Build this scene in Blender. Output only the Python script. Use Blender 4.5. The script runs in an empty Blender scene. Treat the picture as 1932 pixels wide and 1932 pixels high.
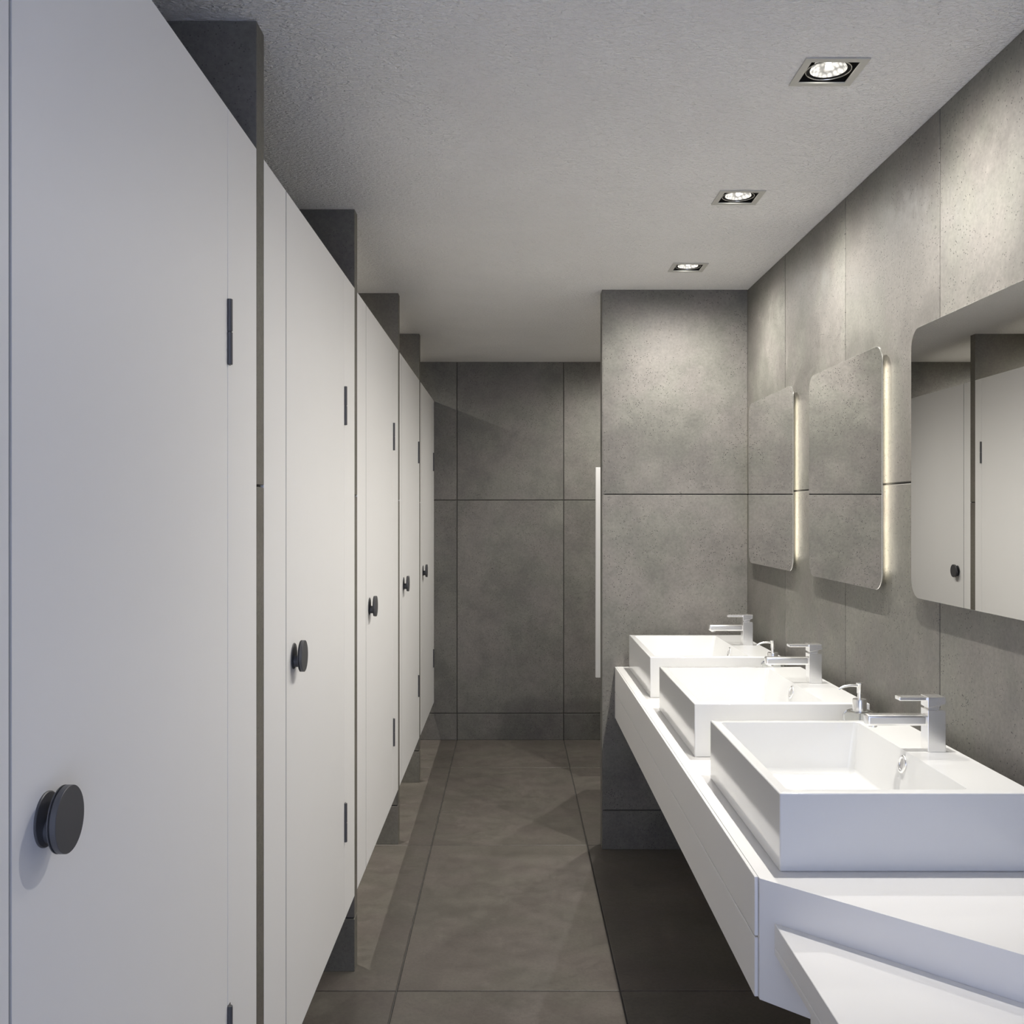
import bpy, bmesh, math
from mathutils import Vector, Matrix

# ------------------------------------------------------------------ camera, world, exposure
scene = bpy.context.scene
C = scene.collection
F = 1913.0                                   # focal length in pixels of the 1932 px frame
EYE = 1.5                                    # camera height
cam_d = bpy.data.cameras.new('camera'); cam = bpy.data.objects.new('camera', cam_d); C.objects.link(cam)
cam_d.sensor_fit = 'HORIZONTAL'; cam_d.sensor_width = 36.0; cam_d.lens = 36.0 * F / 1932.0
cam_d.clip_start = 0.02
cam.location = (0, 0, EYE); cam.rotation_euler = (math.radians(90), 0, 0)
scene.camera = cam

world = bpy.data.worlds.new('world'); scene.world = world; world.use_nodes = True
bg = world.node_tree.nodes['Background']
bg.inputs['Color'].default_value = (0.60, 0.69, 1.0, 1); bg.inputs['Strength'].default_value = 2.15   # daylight entering from behind

vs = scene.view_settings
vs.view_transform = 'Standard'; vs.look = 'None'; vs.gamma = 1.0; vs.use_curve_mapping = False
vs.exposure = 0.52
scene.cycles.max_bounces = 16; scene.cycles.diffuse_bounces = 8
scene.cycles.transmission_bounces = 12; scene.cycles.glossy_bounces = 6
scene.cycles.sample_clamp_indirect = 6.0

LAMP_POWER = 1.05                            # watt setting of one recessed lamp over the basins
STALL_POWER = 1.6
STRIP_EMIT = 6.5                            # edge lights of the mirrors

# ------------------------------------------------------------------ main dimensions (metres)
XD = -0.5137                                 # plane of the cubicle fronts
XW = 1.047                                   # right wall
YB = 6.674                                   # back wall
YP = 4.506                                   # front of the partition at the end of the counter
HC = 2.488                                   # ceiling
XS = -1.80                                   # wall at the back of the cubicles
YR = -1.0                                    # open end behind the camera
LAMP_Y = [2.274, 3.182, 4.091, 5.10, 6.10]
LAMP_X = 0.710
STALL_LAMPS = [(-1.16, 3.95), (-1.16, 5.13), (-1.16, 6.19)]

# ------------------------------------------------------------------ helpers
def tag(o, label=None, cat=None, group=None, kind=None):
    if label: o['label'] = label
    if cat: o['category'] = cat
    if group: o['group'] = group
    if kind: o['kind'] = kind
    return o

def empty(name, loc, label, cat, group=None):
    o = bpy.data.objects.new(name, None); C.objects.link(o)
    o.location = loc; o.empty_display_size = 0.05
    return tag(o, label, cat, group)

def build(name, bm, mats, parent=None, smooth=False, angle=35, flat=None):
    bmesh.ops.recalc_face_normals(bm, faces=bm.faces)
    me = bpy.data.meshes.new(name)
    if smooth:
        lim = math.radians(angle)
        for f in bm.faces: f.smooth = flat is None or f.calc_area() < flat
        for e in bm.edges:
            if len(e.link_faces) == 2 and e.calc_face_angle(0) > lim: e.smooth = False
    bm.to_mesh(me); bm.free()
    if not isinstance(mats, (list, tuple)): mats = [mats]
    for m in mats: me.materials.append(m)
    o = bpy.data.objects.new(name, me); C.objects.link(o)
    if parent: o.parent = parent
    return o

def box(bm, x0, x1, y0, y1, z0, z1, bev=0.0, seg=2):
    vs_ = [bm.verts.new((x, y, z)) for x in (x0, x1) for y in (y0, y1) for z in (z0, z1)]
    q = [(0,1,3,2),(4,6,7,5),(0,4,5,1),(2,3,7,6),(0,2,6,4),(1,5,7,3)]
    fs = [bm.faces.new([vs_[i] for i in f]) for f in q]
    if bev > 0:
        es = list({e for f in fs for e in f.edges})
        bmesh.ops.bevel(bm, geom=es, offset=bev, segments=seg, profile=0.5, affect='EDGES')
    return fs

def prism(bm, pts, z0, z1, bev=0.0, seg=2):
    lo = [bm.verts.new((x, y, z0)) for x, y in pts]; hi = [bm.verts.new((x, y, z1)) for x, y in pts]
    n = len(pts); fs = [bm.faces.new(lo[::-1]), bm.faces.new(hi)]
    for i in range(n):
        j = (i + 1) % n; fs.append(bm.faces.new([lo[i], lo[j], hi[j], hi[i]]))
    bmesh.ops.recalc_face_normals(bm, faces=fs)
    if bev > 0:
        es = list({e for f in fs for e in f.edges})
        bmesh.ops.bevel(bm, geom=es, offset=bev, segments=seg, profile=0.5, affect='EDGES')

def lathe(bm, prof, mat=None, n=40, close=False):
    """prof: (radius, height) along +Z; mat maps it into place."""
    mat = mat or Matrix.Identity(4)
    rings = []
    for r, h in prof:
        if r < 1e-6:
            rings.append([bm.verts.new(mat @ Vector((0, 0, h)))])
        else:
            rings.append([bm.verts.new(mat @ Vector((r*math.cos(2*math.pi*i/n), r*math.sin(2*math.pi*i/n), h))) for i in range(n)])
    pairs = list(zip(rings, rings[1:]))
    if close: pairs.append((rings[-1], rings[0]))
    for a, b in pairs:
        for i in range(n):
            j = (i + 1) % n
            if len(a) == 1 and len(b) == 1: continue
            if len(a) == 1: bm.faces.new([a[0], b[i], b[j]])
            elif len(b) == 1: bm.faces.new([a[i], b[0], a[j]])
            else: bm.faces.new([a[i], b[i], b[j], a[j]])

def tube(bm, pts, r, n=12):
    pts = [Vector(p) for p in pts]; rings = []
    for i, p in enumerate(pts):
        d = (pts[min(i+1, len(pts)-1)] - pts[max(i-1, 0)]).normalized()
        u = d.cross(Vector((0, 1, 0))).normalized(); v = d.cross(u)
        rr = r[i] if isinstance(r, (list, tuple)) else r
        rings.append([bm.verts.new(p + rr*(u*math.cos(2*math.pi*k/n) + v*math.sin(2*math.pi*k/n))) for k in range(n)])
    for a, b in zip(rings, rings[1:]):
        for k in range(n):
            bm.faces.new([a[k], a[(k+1) % n], b[(k+1) % n], b[k]])
    bm.faces.new(rings[0][::-1]); bm.faces.new(rings[-1])

def along_x(x, y, z, sign=1):                # lathe axis -> +X (sign 1) or -X
    return Matrix.Translation((x, y, z)) @ Matrix.Rotation(math.radians(90*sign), 4, 'Y')

def tiles(bm, o, u, v, n, us, vs_, gap=0.0052, bev=0.0016, th=0.012, ext=0.0):
    """Slabs between the cut lines us/vs_ on the plane o+u*a+v*b facing n, over a grout bed (material 1)."""
    o, u, v, n = Vector(o), Vector(u), Vector(v), Vector(n)
    for i in range(len(us)-1):
        for j in range(len(vs_)-1):
            a0 = us[i] + (gap/2 if i else 0); a1 = us[i+1] - (gap/2 if i < len(us)-2 else 0)
            b0 = vs_[j] + (gap/2 if j else 0); b1 = vs_[j+1] - (gap/2 if j < len(vs_)-2 else 0)
            def ring(d, s): return [bm.verts.new(o + u*a + v*b + n*d) for a, b in
                                    ((a0+s, b0+s), (a1-s, b0+s), (a1-s, b1-s), (a0+s, b1-s))]
            r0, r1, r2 = ring(-th, 0), ring(-bev, 0), ring(0, bev)
            for p, q in ((r0, r1), (r1, r2)):
                for k in range(4):
                    bm.faces.new([p[k], p[(k+1) % 4], q[(k+1) % 4], q[k]])
            bm.faces.new(r2); bm.faces.new(r0[::-1])
    bed = []
    for d in (-0.006, -0.05):
        bed.append([bm.verts.new(o + u*a + v*b + n*d) for a, b in
                    ((us[0]-ext, vs_[0]-ext), (us[-1]+ext, vs_[0]-ext), (us[-1]+ext, vs_[-1]+ext), (us[0]-ext, vs_[-1]+ext))])
    fs = [bm.faces.new(bed[0]), bm.faces.new(bed[1][::-1])]
    for k in range(4): fs.append(bm.faces.new([bed[0][k], bed[0][(k+1) % 4], bed[1][(k+1) % 4], bed[1][k]]))
    for f in fs: f.material_index = 1

def cuts(a, b, ref, pitch):
    k = math.ceil((a - ref)/pitch + 1e-6); out = [a]
    while ref + k*pitch < b - 1e-4:
        if ref + k*pitch > a + 1e-4: out.append(ref + k*pitch)
        k += 1
    return out + [b]

# ------------------------------------------------------------------ materials
def new_mat(name):
    m = bpy.data.materials.new(name); m.use_nodes = True
    return m, m.node_tree.nodes, m.node_tree.links, m.node_tree.nodes['Principled BSDF']

def plain(name, col, rough=0.4, metal=0.0, spec=0.5, coat=0.0, wobble=0.02, wscale=7.0):
    m, N, L, b = new_mat(name)
    b.inputs['Roughness'].default_value = rough; b.inputs['Metallic'].default_value = metal
    b.inputs['Specular IOR Level'].default_value = spec; b.inputs['Coat Weight'].default_value = coat
    tc = N.new('ShaderNodeTexCoord'); nz = N.new('ShaderNodeTexNoise')
    nz.inputs['Scale'].default_value = wscale; nz.inputs['Detail'].default_value = 3
    L.new(tc.outputs['Object'], nz.inputs['Vector'])
    mr = N.new('ShaderNodeMapRange'); mr.inputs['To Min'].default_value = 1-wobble; mr.inputs['To Max'].default_value = 1+wobble
    L.new(nz.outputs['Fac'], mr.inputs['Value'])
    mx = N.new('ShaderNodeVectorMath'); mx.operation = 'SCALE'; mx.inputs[0].default_value = col[:3]
    L.new(mr.outputs['Result'], mx.inputs['Scale']); L.new(mx.outputs['Vector'], b.inputs['Base Color'])
    return m

def concrete(name, light, dark, rough=0.55, spec=0.35, bump=0.25, pits=0.45):
    m, N, L, b = new_mat(name)
    b.inputs['Specular IOR Level'].default_value = spec
    tc = N.new('ShaderNodeTexCoord'); geo = N.new('ShaderNodeNewGeometry')
    off = N.new('ShaderNodeVectorMath'); off.operation = 'MULTIPLY_ADD'   # every slab its own piece of pattern
    L.new(geo.outputs['Random Per Island'], off.inputs[0]); off.inputs[1].default_value = (17, 23, 31)
    L.new(tc.outputs['Object'], off.inputs[2])
    def noise(scale, detail, rgh=0.55, dist=0.0):
        n = N.new('ShaderNodeTexNoise'); n.inputs['Scale'].default_value = scale
        n.inputs['Detail'].default_value = detail; n.inputs['Roughness'].default_value = rgh
        n.inputs['Distortion'].default_value = dist
        L.new(off.outputs['Vector'], n.inputs['Vector']); return n
    def rng(src, a, b_, lo, hi):
        r = N.new('ShaderNodeMapRange'); r.interpolation_type = 'SMOOTHSTEP'
        for k, v in (('From Min', a), ('From Max', b_), ('To Min', lo), ('To Max', hi)): r.inputs[k].default_value = v
        L.new(src, r.inputs['Value']); return r.outputs['Result']
    def math_(op, a, b_):
        n = N.new('ShaderNodeMath'); n.operation = op
        for i, s in enumerate((a, b_)):
            if isinstance(s, (int, float)): n.inputs[i].default_value = s
            else: L.new(s, n.inputs[i])
        return n.outputs[0]
    big = noise(2.6, 6, 0.6, 0.4); mid = noise(11, 8, 0.68); fine = noise(85, 5, 0.7)
    t = math_('ADD', math_('MULTIPLY', big.outputs['Fac'], 0.55), math_('MULTIPLY', mid.outputs['Fac'], 0.45))
    t = rng(t, 0.36, 0.64, 0.0, 1.0)
    mix = N.new('ShaderNodeMix'); mix.data_type = 'RGBA'
    mix.inputs['A'].default_value = (*dark, 1); mix.inputs['B'].default_value = (*light, 1); L.new(t, mix.inputs['Factor'])
    tint = noise(4.3, 3)                                                # warm and greenish clouds
    mt = N.new('ShaderNodeMix'); mt.data_type = 'RGBA'
    mt.inputs['A'].default_value = (0.985, 1.004, 0.965, 1); mt.inputs['B'].default_value = (1.014, 0.995, 0.99, 1)
    L.new(rng(tint.outputs['Fac'], 0.4, 0.6, 0, 1), mt.inputs['Factor'])
    mul = N.new('ShaderNodeMix'); mul.data_type = 'RGBA'; mul.blend_type = 'MULTIPLY'; mul.inputs['Factor'].default_value = 1
    L.new(mix.outputs['Result'], mul.inputs['A']); L.new(mt.outputs['Result'], mul.inputs['B'])
    # small dark pores, gathered in patches
    vor = N.new('ShaderNodeTexVoronoi'); vor.inputs['Scale'].default_value = 125; vor.inputs['Randomness'].default_value = 1
    L.new(off.outputs['Vector'], vor.inputs['Vector'])
    pore = rng(vor.outputs['Distance'], 0.12, 0.27, 1.0, 0.0)
    patch = rng(noise(5.5, 4, 0.6).outputs['Fac'], 0.40, 0.56, 0.28, 1.0)
    pick = rng(noise(40, 1).outputs['Fac'], 0.44, 0.54, 0.0, 1.0)
    pore = math_('MULTIPLY', math_('MULTIPLY', pore, patch), math_('MULTIPLY', pick, pits))
    grain = rng(fine.outputs['Fac'], 0.3, 0.7, 0.89, 1.11)
    island = rng(geo.outputs['Random Per Island'], 0, 1, 0.96, 1.04)
    k = math_('MULTIPLY', math_('MULTIPLY', grain, island), math_('SUBTRACT', 1.0, pore))
    sc = N.new('ShaderNodeVectorMath'); sc.operation = 'SCALE'
    L.new(mul.outputs['Result'], sc.inputs[0]); L.new(k, sc.inputs['Scale'])
    L.new(sc.outputs['Vector'], b.inputs['Base Color'])
    L.new(rng(mid.outputs['Fac'], 0.3, 0.7, rough-0.08, rough+0.08), b.inputs['Roughness'])
    bp = N.new('ShaderNodeBump'); bp.inputs['Strength'].default_value = bump; bp.inputs['Distance'].default_value = 0.002
    L.new(math_('SUBTRACT', math_('MULTIPLY', fine.outputs['Fac'], 0.35), math_('MULTIPLY', pore, 1.2)), bp.inputs['Height'])
    L.new(bp.outputs['Normal'], b.inputs['Normal'])
    return m

def plaster(name, col):
    m, N, L, b = new_mat(name)
    b.inputs['Roughness'].default_value = 0.75; b.inputs['Specular IOR Level'].default_value = 0.25
    tc = N.new('ShaderNodeTexCoord'); mp = N.new('ShaderNodeMapping'); mp.inputs['Scale'].default_value = (0.55, 1.0, 1.0)
    mp.inputs['Rotation'].default_value = (0, 0, 0.35)
    L.new(tc.outputs['Object'], mp.inputs['Vector'])
    n1 = N.new('ShaderNodeTexNoise'); n1.inputs['Scale'].default_value = 125; n1.inputs['Detail'].default_value = 3
    n1.inputs['Distortion'].default_value = 0.9; L.new(mp.outputs['Vector'], n1.inputs['Vector'])
    bp = N.new('ShaderNodeBump'); bp.inputs['Strength'].default_value = 0.9; bp.inputs['Distance'].default_value = 0.017
    L.new(n1.outputs['Fac'], bp.inputs['Height']); L.new(bp.outputs['Normal'], b.inputs['Normal'])
    n2 = N.new('ShaderNodeTexNoise'); n2.inputs['Scale'].default_value = 2.2; n2.inputs['Detail'].default_value = 4
    L.new(tc.outputs['Object'], n2.inputs['Vector'])
    mr = N.new('ShaderNodeMapRange'); mr.inputs['To Min'].default_value = 0.93; mr.inputs['To Max'].default_value = 1.07
    L.new(n2.outputs['Fac'], mr.inputs['Value'])
    mx = N.new('ShaderNodeVectorMath'); mx.operation = 'SCALE'; mx.inputs[0].default_value = col
    L.new(mr.outputs['Result'], mx.inputs['Scale']); L.new(mx.outputs['Vector'], b.inputs['Base Color'])
    return m

def emissive(name, col, strength, pattern=None, base=1.0):
    m, N, L, b = new_mat(name)
    b.inputs['Base Color'].default_value = (*[c*base for c in col], 1)
    b.inputs['Emission Color'].default_value = (*col, 1); b.inputs['Emission Strength'].default_value = strength
    if pattern:
        tc = N.new('ShaderNodeTexCoord'); v = N.new('ShaderNodeTexVoronoi'); v.inputs['Scale'].default_value = pattern
        L.new(tc.outputs['Object'], v.inputs['Vector'])
        mr = N.new('ShaderNodeMapRange'); mr.inputs['From Max'].default_value = 0.7
        mr.inputs['To Min'].default_value = strength*2.0; mr.inputs['To Max'].default_value = strength*0.3
        L.new(v.outputs['Distance'], mr.inputs['Value']); L.new(mr.outputs['Result'], b.inputs['Emission Strength'])
    return m

def glass(name, col=(0.97, 0.98, 0.97), rough=0.0):
    m, N, L, b = new_mat(name)
    b.inputs['Base Color'].default_value = (*col, 1); b.inputs['Transmission Weight'].default_value = 1.0
    b.inputs['Roughness'].default_value = rough; b.inputs['IOR'].default_value = 1.46
    return m

M_WALL = concrete('concrete_wall', (0.193, 0.184, 0.168), (0.134, 0.128, 0.117), pits=1.0)
M_DIV = concrete('concrete_divider', (0.172, 0.160, 0.138), (0.134, 0.124, 0.107))
M_FLOOR = concrete('concrete_floor', (0.128, 0.114, 0.100), (0.096, 0.085, 0.075), rough=0.42, spec=0.4, bump=0.15, pits=0.35)
M_GROUT = plain('dark_grout', (0.085, 0.082, 0.075), 0.9)
M_CEIL = plaster('ceiling_plaster', (0.90, 0.885, 0.86))
M_DOOR = plain('white_laminate', (0.86, 0.85, 0.835), 0.42, spec=0.4, wobble=0.008)
M_EDGE = plain('gap_shade_grey', (0.42, 0.415, 0.405), 0.5, spec=0.3)  # darker than the laminate, stands in for shade in the door gaps
M_COUNTER = plain('white_lacquer', (0.80, 0.79, 0.775), 0.30, spec=0.45, wobble=0.006)
M_CERAMIC = plain('white_ceramic', (0.745, 0.745, 0.735), 0.09, spec=0.5, wobble=0.004)
M_KNOB = plain('anthracite_metal', (0.078, 0.078, 0.082), 0.40, metal=0.1)
M_BLACK = plain('black_groove', (0.01, 0.01, 0.01), 0.6)
M_CHROME = plain('brushed_chrome', (0.91, 0.905, 0.895), 0.27, metal=1.0)
M_MIRROR = plain('silver_mirror', (0.88, 0.88, 0.87), 0.0, metal=1.0, wobble=0.0)
M_MIRREDGE = plain('polished_mirror_edge', (0.80, 0.80, 0.76), 0.12, metal=0.9)
M_BACKING = plain('mirror_backing', (0.30, 0.29, 0.24), 0.45, metal=0.3)
M_STRIP = emissive('warm_light_strip', (1.0, 0.93, 0.77), STRIP_EMIT)
M_TRIM = plain('satin_nickel_trim', (0.52, 0.51, 0.47), 0.45, metal=0.3)
M_HOUSE = plain('black_housing', (0.010, 0.009, 0.008), 0.7, spec=0.2)
M_RING = plain('gimbal_ring_metal', (0.65, 0.64, 0.60), 0.25, metal=0.9)
M_LAMP = emissive('lit_lamp_glass', (1.0, 0.96, 0.88), 0.62, pattern=95, base=0.18)
M_FIL = emissive('lamp_core', (1.0, 0.97, 0.92), 3.0)
M_GLASS = glass('clear_glass')
M_OVER = plain('overflow_shade', (0.55, 0.54, 0.53), 0.4)

# lamp beam: candela over the angle from straight down
IES = bpy.data.texts.new('downlight_beam')
IES_V = [0, 5, 10, 15, 18, 21, 24, 27, 30, 35, 40, 45, 50, 55, 60, 65, 70, 75, 80, 85, 90]
IES_C = [750, 748, 742, 725, 695, 630, 550, 490, 455, 435, 415, 380, 322, 258, 195, 137, 85, 46, 19, 5, 0]
IES.write('IESNA:LM-63-1995\nTILT=NONE\n1 1000 1 %d 1 1 2 0 0 0\n1 1 10\n%s\n0\n%s\n' % (
    len(IES_V), ' '.join(map(str, IES_V)), ' '.join(map(str, IES_C))))

def beam(name, x, y, z, power, col=(1.0, 0.965, 0.905)):
    d = bpy.data.lights.new(name, 'POINT'); d.energy = power; d.shadow_soft_size = 0.012; d.use_nodes = True
    nt = d.node_tree; em = nt.nodes['Emission']
    em.inputs['Color'].default_value = (*col, 1)
    n = nt.nodes.new('ShaderNodeTexIES'); n.mode = 'INTERNAL'; n.ies = IES; n.inputs['Strength'].default_value = 1.0
    nt.links.new(n.outputs['Fac'], em.inputs['Strength'])
    o = bpy.data.objects.new(name, d); C.objects.link(o); o.location = (x, y, z)
    return o

# ------------------------------------------------------------------ the room
ZJ = [0.0, 0.174, 1.578, HC]
bm = bmesh.new()
tiles(bm, (0, 0, 0), (1, 0, 0), (0, 1, 0), (0, 0, 1), cuts(XS, XW, -0.362, 0.7015), cuts(YR, YB, 3.176, 1.388), ext=0.05)
tag(build('floor', bm, [M_FLOOR, M_GROUT]), 'brown grey concrete tile floor of the washroom aisle', 'floor', kind='structure')
bm = bmesh.new()
tiles(bm, (0, YB, 0), (1, 0, 0), (0, 0, 1), (0, -1, 0), cuts(XS, XW, -0.362, 0.7015), ZJ, ext=0.05)
tag(build('wall_back', bm, [M_WALL, M_GROUT]), 'large concrete panels on the wall at the far end of the aisle', 'wall', kind='structure')
bm = bmesh.new()
tiles(bm, (XW, 0, 0), (0, 1, 0), (0, 0, 1), (-1, 0, 0), cuts(YR, YB, 3.184, 0.702), ZJ, ext=0.05)
tag(build('wall_right', bm, [M_WALL, M_GROUT]), 'concrete panel wall on the right carrying the three mirrors', 'wall', kind='structure')
bm = bmesh.new(); box(bm, XS-0.06, XS, YR, YB+0.05, -0.05, HC+0.05)
tag(build('wall_left', bm, M_DIV), 'concrete wall at the back of the cubicles', 'wall', kind='structure')
bm = bmesh.new(); box(bm, XS, XD, 0.77, 0.83, 0, HC)
box(bm, XD-0.06, XD, YR, 0.77, 0, HC)
tag(build('wall_rear', bm, M_DIV), 'concrete wall before the first cubicle', 'wall', kind='structure')
bm = bmesh.new(); XPL = 0.4025
tiles(bm, (0, YP, 0), (1, 0, 0), (0, 0, 1), (0, -1, 0), [XPL+0.0, XW], ZJ)
tiles(bm, (0, YP+0.09, 0), (1, 0, 0), (0, 0, 1), (0, 1, 0), [XPL, XW], ZJ)
box(bm, XPL-0.002, XPL+0.008, YP+0.0012, YP+0.0888, 0, HC)
tag(build('wall_partition', bm, [M_WALL, M_GROUT]), 'concrete partition wall closing the far end of the basin counter', 'wall', kind='structure')

# cubicle dividing walls, full height, flush with the white fronts
DIV = [(2.039, 2.10), (3.309, 3.365), (4.576, 4.634), (5.622, 5.68)]
DIVL = ['concrete dividing wall between the nearest and second white cubicle fronts',
        'concrete dividing wall between the second and third white cubicle fronts',
        'concrete dividing wall between the third and fourth white cubicle fronts',
        'concrete dividing wall between the fourth and farthest white cubicle fronts']
for (y0, y1), lab in zip(DIV, DIVL):
    bm = bmesh.new(); zj = [0, 0.174, 1.553, HC]
    for a, b_ in zip(zj, zj[1:]):
        box(bm, XS, XD, y0, y1, a + (0.0025 if a else 0), b_ - (0.0025 if b_ < HC else 0), 0.0012, 1)
    fs = box(bm, XS, XD-0.006, y0+0.006, y1-0.006, 0, HC)
    for f in fs: f.material_index = 1
    tag(build('wall_divider', bm, [M_DIV, M_GROUT]), lab, 'wall', kind='structure')

# ceiling with square openings for the recessed lamps
HOLE = 0.056
holes = [(LAMP_X, y) for y in LAMP_Y] + STALL_LAMPS
xs = sorted({XS-0.05, XW+0.05} | {round(x+s*HOLE, 5) for x, y in holes for s in (-1, 1)})
ys = sorted({YR, YB+0.05} | {round(y+s*HOLE, 5) for x, y in holes for s in (-1, 1)})
bm = bmesh.new(); gv = {}
def gvert(i, j):
    if (i, j) not in gv: gv[i, j] = bm.verts.new((xs[i], ys[j], HC))
    return gv[i, j]
for i in range(len(xs)-1):
    for j in range(len(ys)-1):
        cx, cy = (xs[i]+xs[i+1])/2, (ys[j]+ys[j+1])/2
        if any(abs(cx-hx) < HOLE and abs(cy-hy) < HOLE for hx, hy in holes): continue
        bm.faces.new([gvert(i, j), gvert(i, j+1), gvert(i+1, j+1), gvert(i+1, j)])
tag(build('ceiling', bm, M_CEIL), 'grey rough plastered ceiling', 'ceiling', kind='structure')

# ------------------------------------------------------------------ cubicle fronts
ZT, ZB = EYE + 0.7305, EYE - 1.2525
TH = 0.025
STALLS = [(0.83, 1.0355, 1.833, 2.039), (2.10, 2.303, 3.108, 3.309), (3.365, 3.567, 4.380, 4.576),
          (4.634, 4.715, 5.546, 5.622), (5.68, 5.760, 6.598, YB-0.001)]
WHICH = ['nearest', 'second nearest', 'third nearest', 'fourth nearest', 'farthest']

def make_knob(parent, y, z):
    k = bm = bmesh.new()
    # rose on the door, eccentric neck, thick disc with a black groove behind its front plate
    lathe(bm, [(0, 0), (0.0305, 0), (0.0305, 0.0015), (0.0295, 0.0024), (0, 0.0024)], along_x(XD, y, z), 56)
    knob = build('knob', bm, M_KNOB, parent, True)
    bm = bmesh.new(); lathe(bm, [(0, 0.002), (0.0135, 0.002), (0.0135, 0.017), (0, 0.017)], along_x(XD, y, z-0.0125), 40)
    build('neck', bm, M_KNOB, knob, True)
    bm = bmesh.new()
    lathe(bm, [(0, 0.0163), (0.0362, 0.0163), (0.0368, 0.0168), (0.0368, 0.0178), (0.0355, 0.0180), (0, 0.0180)], along_x(XD, y, z), 72)
    lathe(bm, [(0, 0.0195), (0.0362, 0.0195), (0.0368, 0.0199), (0.0368, 0.0260), (0.0364, 0.0264), (0, 0.0264)], along_x(XD, y, z), 72)
    build('disc', bm, M_KNOB, knob, True)
    bm = bmesh.new(); lathe(bm, [(0, 0.0178), (0.0350, 0.0178), (0.0350, 0.0197), (0, 0.0197)], along_x(XD, y, z), 56)
    tag(build('groove', bm, M_BLACK, knob, True), 'black groove around the knob')

def make_hinge(parent, y, z0, z1):
    bm = bmesh.new(); mid = (z0+z1)/2; r = 0.0052
    for a, b_ in ((z0, mid-0.0008), (mid+0.0008, z1)):
        lathe(bm, [(0, a), (r-0.0007, a), (r, a+0.0008), (r, b_-0.0008), (r-0.0007, b_), (0, b_)],
              Matrix.Translation((XD+0.0035, y, 0)), 24)
    lathe(bm, [(0, mid-0.001), (r-0.0012, mid-0.001), (r-0.0012, mid+0.001), (0, mid+0.001)], Matrix.Translation((XD+0.0035, y, 0)), 20)
    box(bm, XD+0.0002, XD+0.0016, y, y+0.013, z0, z1, 0.0004, 1)
    build('hinge', bm, M_KNOB, parent, True)

for i, (a, d0, d1, e) in enumerate(STALLS):
    for side, (p, q) in (('left', (a, d0)), ('right', (d1, e))):
        bm = bmesh.new(); ins = 0.0012
        box(bm, XD-TH, XD, p+0.0008, q-0.0008 if side == 'right' else q, ZB, ZT, 0.0008, 1)
        if side == 'left': box(bm, XD-TH, XD-0.016, q-0.004, q+0.0070, ZB+0.0005, ZT-0.0005)       # rebate behind the door gap
        else: box(bm, XD-TH, XD-0.016, p-0.006, p+0.004, ZB+0.0005, ZT-0.0005)
        where = {0: 'at the left edge of the view', 1: 'right of the nearest dark divider edge', 2: 'right of the second divider edge',
                 3: 'right of the third divider edge', 4: 'right of the fourth divider edge'}[i] if side == 'left' else None
        lab = ('narrow white fixed panel on the knob side of the %s cubicle door' if side == 'left'
               else 'narrow white fixed panel on the hinge side of the %s cubicle door') % WHICH[i]
        tag(build('cubicle_panel', bm, M_DOOR), lab, 'panel', 'fixed white panels beside the cubicle doors')
    door = empty('cubicle_door', (0, 0, 0), 'white cubicle door with dark round knob, %s to the camera' % WHICH[i] if i < 4
                 else 'white cubicle door with dark round knob, farthest from the camera', 'door', 'white cubicle doors')
    bm = bmesh.new()
    box(bm, XD-TH, XD-0.0145, d0+0.0085, d1-0.0075, ZB+0.0005, ZT-0.0005)
    box(bm, XD-0.0150, XD, d0+0.0050, d1-0.0020, ZB, ZT, 0.0008, 1)
    bm.faces.ensure_lookup_table(); bm.normal_update()
    for f in bm.faces:
        if abs(f.normal.y) > 0.5: f.material_index = 1      # side edges greyed, painted shade for the door gaps
    build('door_leaf', bm, [M_DOOR, M_EDGE], door)
    make_knob(door, d0+0.083, EYE-0.3387)
    make_hinge(door, d1, EYE+0.2664, EYE+0.385)
    make_hinge(door, d1, EYE-1.0115, EYE-0.8925)

# ------------------------------------------------------------------ vanity counter
ZC = EYE - 0.6870; ZCB = EYE - 0.9140
CX0 = 0.457
def diag(x): return 1.909 - (x - CX0)
XC = 0.4645; YE = YP - 0.0012; XR = XW - 0.001
van = empty('vanity_counter', (0.75, 3.2, 0), 'long white wall-hung vanity counter with angled end under the basins', 'counter')
outline = [(XC, YE), (XC, diag(XC)), (XR, diag(XR)), (XR, YE)]
def put(o, root):
    o.parent = root; o.location = -root.location; return o
bm = bmesh.new(); prism(bm, outline, ZC-0.022, ZC); put(build('countertop', bm, M_COUNTER), van)
bm = bmesh.new(); prism(bm, outline, ZCB, ZC-0.022); put(build('carcass', bm, M_COUNTER), van)
zm = EYE - 0.800
for a, b_ in ((zm+0.0017, ZC-0.0003), (ZCB+0.001, zm-0.0017)):
    bm = bmesh.new(); prism(bm, [(CX0, YE), (CX0, 1.9105), (XC-0.0006, 1.9105), (XC-0.0006, YE)], a, b_, 0.0008, 1)
    put(build('drawer_front', bm, M_COUNTER), van)

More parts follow.
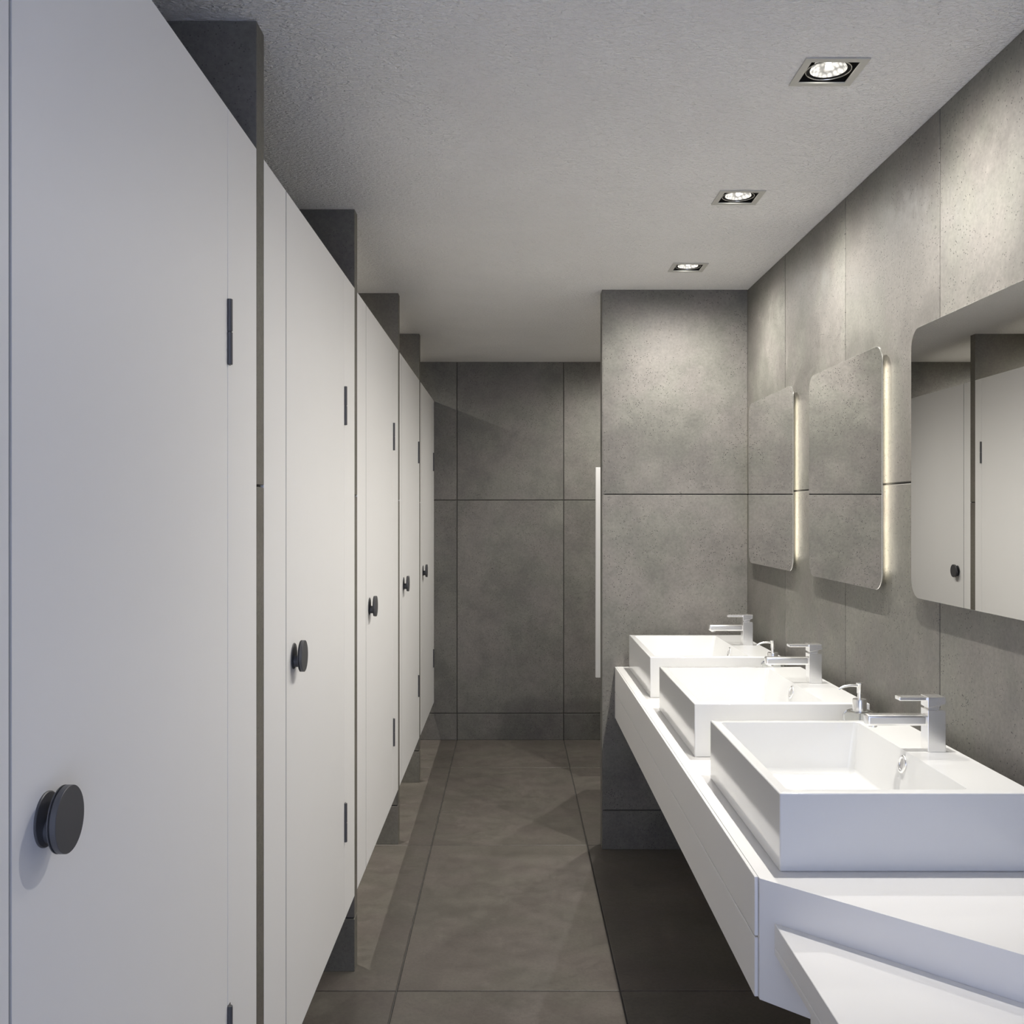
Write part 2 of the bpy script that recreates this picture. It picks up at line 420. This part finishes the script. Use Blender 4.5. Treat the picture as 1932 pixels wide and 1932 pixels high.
# lower desk joined to the angled end
DZ = EYE - 0.7615; DX = 0.4862; g = 0.0012; DYN = 0.55
def dedge(x): return diag(x) - g*1.42
desk = empty('vanity_desk', (0.75, 1.0, 0), 'lower white desk joined to the angled end of the counter, at the bottom right', 'desk')
bm = bmesh.new(); prism(bm, [(DX, dedge(DX)), (DX, DYN), (XR, DYN), (XR, dedge(XR))], DZ-0.0425, DZ, 0.001, 1); put(build('desk_top', bm, M_COUNTER), desk)
bm = bmesh.new(); prism(bm, [(DX+0.003, dedge(DX+0.003)), (DX+0.003, DYN+0.003), (XR, DYN+0.003), (XR, dedge(XR))], DZ-0.0440, DZ-0.0425)
prism(bm, [(DX, dedge(DX)), (DX, DYN), (XR, DYN), (XR, dedge(XR))], DZ-0.058, DZ-0.0440, 0.0008, 1); put(build('lower_frame', bm, M_COUNTER), desk)
bm = bmesh.new(); prism(bm, [(0.5375, dedge(0.5375)), (0.5375, DYN+0.03), (0.5575, DYN+0.03), (0.5575, dedge(0.5575))], 0.0, DZ-0.058, 0.0008, 1)
put(build('support_panel', bm, M_COUNTER), desk)

# ------------------------------------------------------------------ basins
BY = [2.2755, 3.1805, 4.0905]
BL, BX0, BX1 = 0.680, 0.5115, 1.003
ZBT = EYE - 0.5375
PLACE = ['nearest the camera', 'in the middle of the three', 'farthest, beside the concrete partition']

def copy_tree(o, parent=None):
    c = o.copy(); C.objects.link(c)
    if parent: c.parent = parent
    for ch in list(o.children): copy_tree(ch, c)
    return c

def make_basin():
    root = empty('wash_basin', (0, 0, 0), '', '')
    hx, hy = (BX1-BX0)/2, BL/2; h = ZBT - ZC
    bm = bmesh.new()
    def ring(x0, x1, y0, y1, z): return [bm.verts.new(p) for p in ((x0, y0, z), (x1, y0, z), (x1, y1, z), (x0, y1, z))]
    xi0, xi1 = -hx+0.0215, -hx+0.372
    yi = hy-0.027
    r = [ring(-hx, hx, -hy, hy, 0), ring(-hx, hx, -hy, hy, h), ring(xi0, xi1, -yi, yi, h),
         ring(xi0+0.02, xi1-0.024, -yi+0.022, yi-0.022, h-0.122)]
    fs = [bm.faces.new(r[0][::-1]), bm.faces.new(r[3])]
    for p, q in zip(r, r[1:]):
        for k in range(4): fs.append(bm.faces.new([p[k], p[(k+1) % 4], q[(k+1) % 4], q[k]]))
    bmesh.ops.recalc_face_normals(bm, faces=fs)
    bm.edges.ensure_lookup_table()
    inner = [e for e in bm.edges if all(v in r[3] or v in r[2] for v in e.verts) and any(v in r[3] for v in e.verts)]
    other = [e for e in bm.edges if e not in inner]
    bmesh.ops.bevel(bm, geom=inner, offset=0.012, segments=4, profile=0.5, affect='EDGES')
    other = [e for e in other if e.is_valid and len(e.link_faces) == 2 and e.calc_face_angle(0) > math.radians(50)]
    bmesh.ops.bevel(bm, geom=other, offset=0.0028, segments=3, profile=0.5, affect='EDGES')
    build('bowl', bm, M_CERAMIC, root, True, 30, 0.012)
    xo = xi1 - 0.024*(0.0290/0.122) - 0.0006; zo = h - 0.0290
    mt = Matrix.Translation((xo, 0, zo)) @ Matrix.Rotation(math.radians(-90+11), 4, 'Y')
    bm = bmesh.new()
    prof = [(0.0165 + 0.004*math.cos(t), 0.0012+0.0035*math.sin(t)) for t in [2*math.pi*k/14 for k in range(14)]]
    lathe(bm, prof, mt, 40, True); build('overflow_ring', bm, M_CHROME, root, True)
    bm = bmesh.new(); lathe(bm, [(0, 0.0010), (0.0155, 0.0010), (0.0155, -0.001), (0, -0.001)], mt, 32); build('overflow_hole', bm, M_OVER, root, True)
    bm = bmesh.new(); lathe(bm, [(0.034, h-0.1222), (0.034, h-0.1195), (0.031, h-0.1180), (0.020, h-0.1165), (0, h-0.1160)], Matrix.Translation((-0.05, 0, 0)), 40)
    build('drain_cover', bm, M_CHROME, root, True)
    return root

def make_faucet():
    """base at the origin, spout towards -X, standing on the basin ledge"""
    root = empty('basin_faucet', (0, 0, 0), '', '')
    bm = bmesh.new(); box(bm, -0.020, 0.020, -0.0205, 0.0205, 0, 0.0935, 0.0010, 2); build('body', bm, M_CHROME, root)
    bm = bmesh.new()
    for t, s, z in ((0, 1, 0),):
        lo = [(-0.0195, -0.0195), (0.0195, -0.0195), (0.0195, 0.0195), (-0.0195, 0.0195)]
        a = [bm.verts.new((x*0.62-0.005, y*0.62, 0.0930)) for x, y in lo]; b_ = [bm.verts.new((x*0.62+0.001, y*0.62, 0.1075)) for x, y in lo]
        bm.faces.new(a[::-1]); bm.faces.new(b_)
        for k in range(4): bm.faces.new([a[k], a[(k+1) % 4], b_[(k+1) % 4], b_[k]])
    build('neck', bm, M_CHROME, root)
    bm = bmesh.new()
    v = [(-0.020, 0.0985), (0.020, 0.1070), (0.020, 0.1225), (-0.020, 0.1225)]   # cap, lower towards the bowl
    lo = [bm.verts.new((x, -0.0205, z)) for x, z in v]; hi = [bm.verts.new((x, 0.0205, z)) for x, z in v]
    fs = [bm.faces.new(lo), bm.faces.new(hi[::-1])] + [bm.faces.new([lo[k], hi[k], hi[(k+1) % 4], lo[(k+1) % 4]]) for k in range(4)]
    bmesh.ops.recalc_face_normals(bm, faces=fs)
    bmesh.ops.bevel(bm, geom=list(bm.edges), offset=0.0010, segments=2, profile=0.5, affect='EDGES')
    cap = build('cap', bm, M_CHROME, root)
    bm = bmesh.new(); box(bm, -0.0815, -0.018, -0.0145, 0.0145, 0.1135, 0.1215, 0.0016, 2); build('lever', bm, M_CHROME, cap)
    bm = bmesh.new(); box(bm, -0.1535, -0.018, -0.0150, 0.0150, 0.0570, 0.0815, 0.0055, 4); sp = build('spout', bm, M_CHROME, root, True, 50, 0.0012)
    bm = bmesh.new(); lathe(bm, [(0, 0.0525), (0.0085, 0.0525), (0.0095, 0.0535), (0.0095, 0.0575), (0, 0.0575)], Matrix.Translation((-0.1365, 0, 0)), 28)
    build('aerator', bm, M_CHROME, sp, True)
    return root

b0, f0 = make_basin(), make_faucet()
for i, y in enumerate(BY):
    b = b0 if i == 0 else copy_tree(b0)
    b.location = ((BX0+BX1)/2, y, ZC+0.0004)
    tag(b, 'rectangular white ceramic vessel basin on the counter, ' + PLACE[i], 'basin', 'white vessel basins on the counter')
    f = f0 if i == 0 else copy_tree(f0)
    f.location = (0.950, y+0.011, ZBT+0.0006)
    tag(f, ['square chrome mixer faucet on the nearest basin', 'square chrome mixer faucet on the middle basin',
            'square chrome mixer faucet on the farthest basin, by the partition'][i], 'faucet', 'chrome faucets on the basins')

# ------------------------------------------------------------------ soap dispensers between the basins
def make_dispenser():
    root = empty('soap_dispenser', (0, 0, 0), '', '')
    R, Hb = 0.0435, 0.153
    out = [(0, 0), (R-0.004, 0), (R, 0.004)]
    out += [(R, Hb-0.020)] + [(R-0.018+0.018*math.cos(t), Hb-0.018+0.018*math.sin(t)) for t in [math.pi/2*k/6 for k in range(1, 7)]] + [(0.0165, Hb)]
    w = 0.0035
    inn = [(0.0125, Hb)] + [(0.0125, Hb-w), (R-0.018, Hb-w)]
    inn += [(R-0.018+(0.018-w)*math.sin(t), Hb-0.018+(0.018-w)*math.cos(t)) for t in [math.pi/2*k/6 for k in range(1, 7)]] + [(R-w, 0.014), (R-w-0.004, 0.010), (0, 0.010)]
    bm = bmesh.new(); lathe(bm, out+inn, None, 48); build('bottle', bm, M_GLASS, root, True, 60)
    bm = bmesh.new(); lathe(bm, [(0, Hb+0.0002), (0.0185, Hb+0.0002), (0.0185, Hb+0.029), (0.0175, Hb+0.0305), (0, Hb+0.0305)], None, 40)
    build('collar', bm, M_CHROME, root, True)
    bm = bmesh.new(); lathe(bm, [(0, Hb+0.0300), (0.0056, Hb+0.0300), (0.0056, Hb+0.045), (0.0072, Hb+0.046), (0.0072, Hb+0.068), (0.0092, Hb+0.0715), (0.0086, Hb+0.0735), (0, Hb+0.0735)], None, 28)
    pump = build('pump', bm, M_CHROME, root, True)
    bm = bmesh.new(); tube(bm, [(-0.004, 0, Hb+0.0655), (-0.016, 0, Hb+0.0665), (-0.028, 0, Hb+0.0663), (-0.040, 0, Hb+0.0640), (-0.050, 0, Hb+0.0605), (-0.057, 0, Hb+0.0560)], [0.0040, 0.0038, 0.0036, 0.0034, 0.0031, 0.0028], 14)
    build('nozzle', bm, M_CHROME, pump, True)
    bm = bmesh.new(); tube(bm, [(0, 0, Hb+0.0005), (0.0002, 0, 0.09), (0, 0, 0.016)], 0.0025, 10); build('dip_tube', bm, M_CERAMIC, root, True)
    return root
d0_ = make_dispenser()
for i, (x, y) in enumerate(((0.936, 2.730), (0.934, 3.632))):
    d = d0_ if i == 0 else copy_tree(d0_)
    d.location = (x, y, ZC+0.0004)
    tag(d, ['clear glass soap dispenser with chrome pump between the nearest and middle basins',
            'clear glass soap dispenser with chrome pump between the middle and farthest basins'][i], 'soap dispenser', 'soap dispensers between the basins')

# ------------------------------------------------------------------ mirrors with light strips along their sides
def rrect(w, h, r, n=10):
    pts = []
    for cx, cy, a0 in ((w/2-r, h/2-r, 0), (-w/2+r, h/2-r, 90), (-w/2+r, -h/2+r, 180), (w/2-r, -h/2+r, 270)):
        for k in range(n+1):
            a = math.radians(a0 + 90*k/n); pts.append((cx+r*math.cos(a), cy+r*math.sin(a)))
    return pts
MW, MH, MR = 0.691, 0.686, 0.048
MXF = 1.027                                  # front of the glass
MZ = EYE + (0.469 - 0.221)/2
def make_mirror():
    """centre at the origin, glass facing -X, back at +X"""
    root = empty('wall_mirror', (0, 0, 0), '', '')
    def slab(w, h, r, x0, x1, bev, mi=None):
        bm = bmesh.new(); P = rrect(w, h, r)
        rings = [[bm.verts.new((x, a*(w-2*s)/w, b*(h-2*s)/h)) for a, b in P] for x, s in ((x0, bev), (x0+bev, 0), (x1, 0))]
        face = bm.faces.new(rings[0]); bm.faces.new(rings[-1][::-1])
        for p, q in zip(rings, rings[1:]):
            for k in range(len(P)):
                f = bm.faces.new([p[k], p[(k+1) % len(P)], q[(k+1) % len(P)], q[k]])
                if mi is not None: f.material_index = mi
        return bm
    build('mirror_glass', slab(MW, MH, MR, 0, 0.0035, 0.0010, 1), [M_MIRROR, M_MIRREDGE], root, True, 20)
    D = XW - MXF - 0.0006
    build('backing_frame', slab(MW-0.12, MH-0.12, 0.02, 0.0035, D, 0.0), M_BACKING, root, True, 30)
    zc = ((EYE+0.411) + (EYE-0.170))/2 - MZ; hz = (0.411+0.170)/2
    for s in (-1, 1):
        bm = bmesh.new(); ya, yb = sorted((s*(MW/2-0.034), s*(MW/2-0.010))); box(bm, 0.0037, 0.0060, ya, yb, zc-hz, zc+hz, 0.0003, 1)
        tag(build('light_strip', bm, M_STRIP, root), 'glowing cream light strip')
    return root
m0 = make_mirror()
for i, y in enumerate((2.2640, 3.1610, 4.0530)):
    m = m0 if i == 0 else copy_tree(m0)
    m.location = (MXF, y, MZ)
    tag(m, ['rounded square mirror with edge lights reflecting white cubicle doors, nearest the camera',
            'rounded square mirror with edge lights above the middle basin',
            'rounded square mirror with edge lights above the farthest basin, by the wall corner'][i], 'mirror', 'backlit mirrors over the basins')

# ------------------------------------------------------------------ white privacy screen beyond the partition
bm = bmesh.new(); box(bm, 0.4625, XW-0.0006, 5.600, 5.622, EYE-0.915, EYE+0.2465, 0.0015, 2)
tag(build('privacy_screen', bm, M_DOOR), 'white privacy screen on the right wall, its edge showing past the concrete partition', 'screen')

# ------------------------------------------------------------------ recessed ceiling lamps
def make_downlight():
    """ceiling plane at z = 0"""
    root = empty('recessed_downlight', (0, 0, 0), '', '')
    def frame(bm, a, b_, z0, z1):
        r = [[bm.verts.new((x*s, y*s, z)) for x, y in ((-1, -1), (1, -1), (1, 1), (-1, 1))] for s, z in ((a, z0), (b_, z0), (b_, z1), (a, z1))]
        for p, q in zip(r, r[1:]+r[:1]):
            for k in range(4): bm.faces.new([p[k], p[(k+1) % 4], q[(k+1) % 4], q[k]])
    bm = bmesh.new(); frame(bm, 0.054, 0.0705, -0.0035, -0.0006); build('trim_frame', bm, M_TRIM, root)
    bm = bmesh.new(); h = 0.0553; zt = 0.075                     # open box above the ceiling
    v = [bm.verts.new((x*h, y*h, z)) for z in (-0.0004, zt) for x, y in ((-1, -1), (1, -1), (1, 1), (-1, 1))]
    for k in range(4): bm.faces.new([v[k], v[(k+1) % 4], v[4+(k+1) % 4], v[4+k]])
    bm.faces.new(v[4:]); build('housing', bm, M_HOUSE, root)
    bm = bmesh.new(); prof = [(0.0495+0.0014*math.cos(t), 0.0025+0.0014*math.sin(t)) for t in [2*math.pi*k/10 for k in range(10)]]
    lathe(bm, prof, None, 56, True); ring = build('gimbal_ring', bm, M_RING, root, True)
    bm = bmesh.new(); lathe(bm, [(0.0492, 0.003), (0.044, 0.006), (0.040, 0.007)], None, 56); build('gimbal_cone', bm, M_HOUSE, ring, True)
    bm = bmesh.new(); lathe(bm, [(0.0405, 0.0035), (0.0395, 0.0062), (0.033, 0.016), (0.022, 0.026), (0.010, 0.031), (0, 0.032)], None, 40)
    build('lamp', bm, M_LAMP, root, True)
    bm = bmesh.new(); lathe(bm, [(0, 0.004), (0.006, 0.005), (0.008, 0.010), (0.006, 0.020), (0, 0.030)], None, 20); build('lamp_core', bm, M_FIL, root, True)
    return root
l0 = make_downlight()
LL = ['square recessed ceiling downlight, lit, nearest the camera', 'square recessed ceiling downlight, lit, above the middle basin',
      'square recessed ceiling downlight, lit, nearest the partition', 'square recessed ceiling downlight hidden just behind the partition',
      'square recessed ceiling downlight beyond the privacy screen',
      'recessed ceiling downlight inside the third cubicle', 'recessed ceiling downlight inside the fourth cubicle', 'recessed ceiling downlight inside the farthest cubicle']
for i, (x, y) in enumerate(holes):
    l = l0 if i == 0 else copy_tree(l0)
    l.location = (x, y, HC)
    tag(l, LL[i], 'ceiling light', 'recessed downlights')
    beam('downlight_beam', x, y, HC-0.006, LAMP_POWER if i < 5 else STALL_POWER)
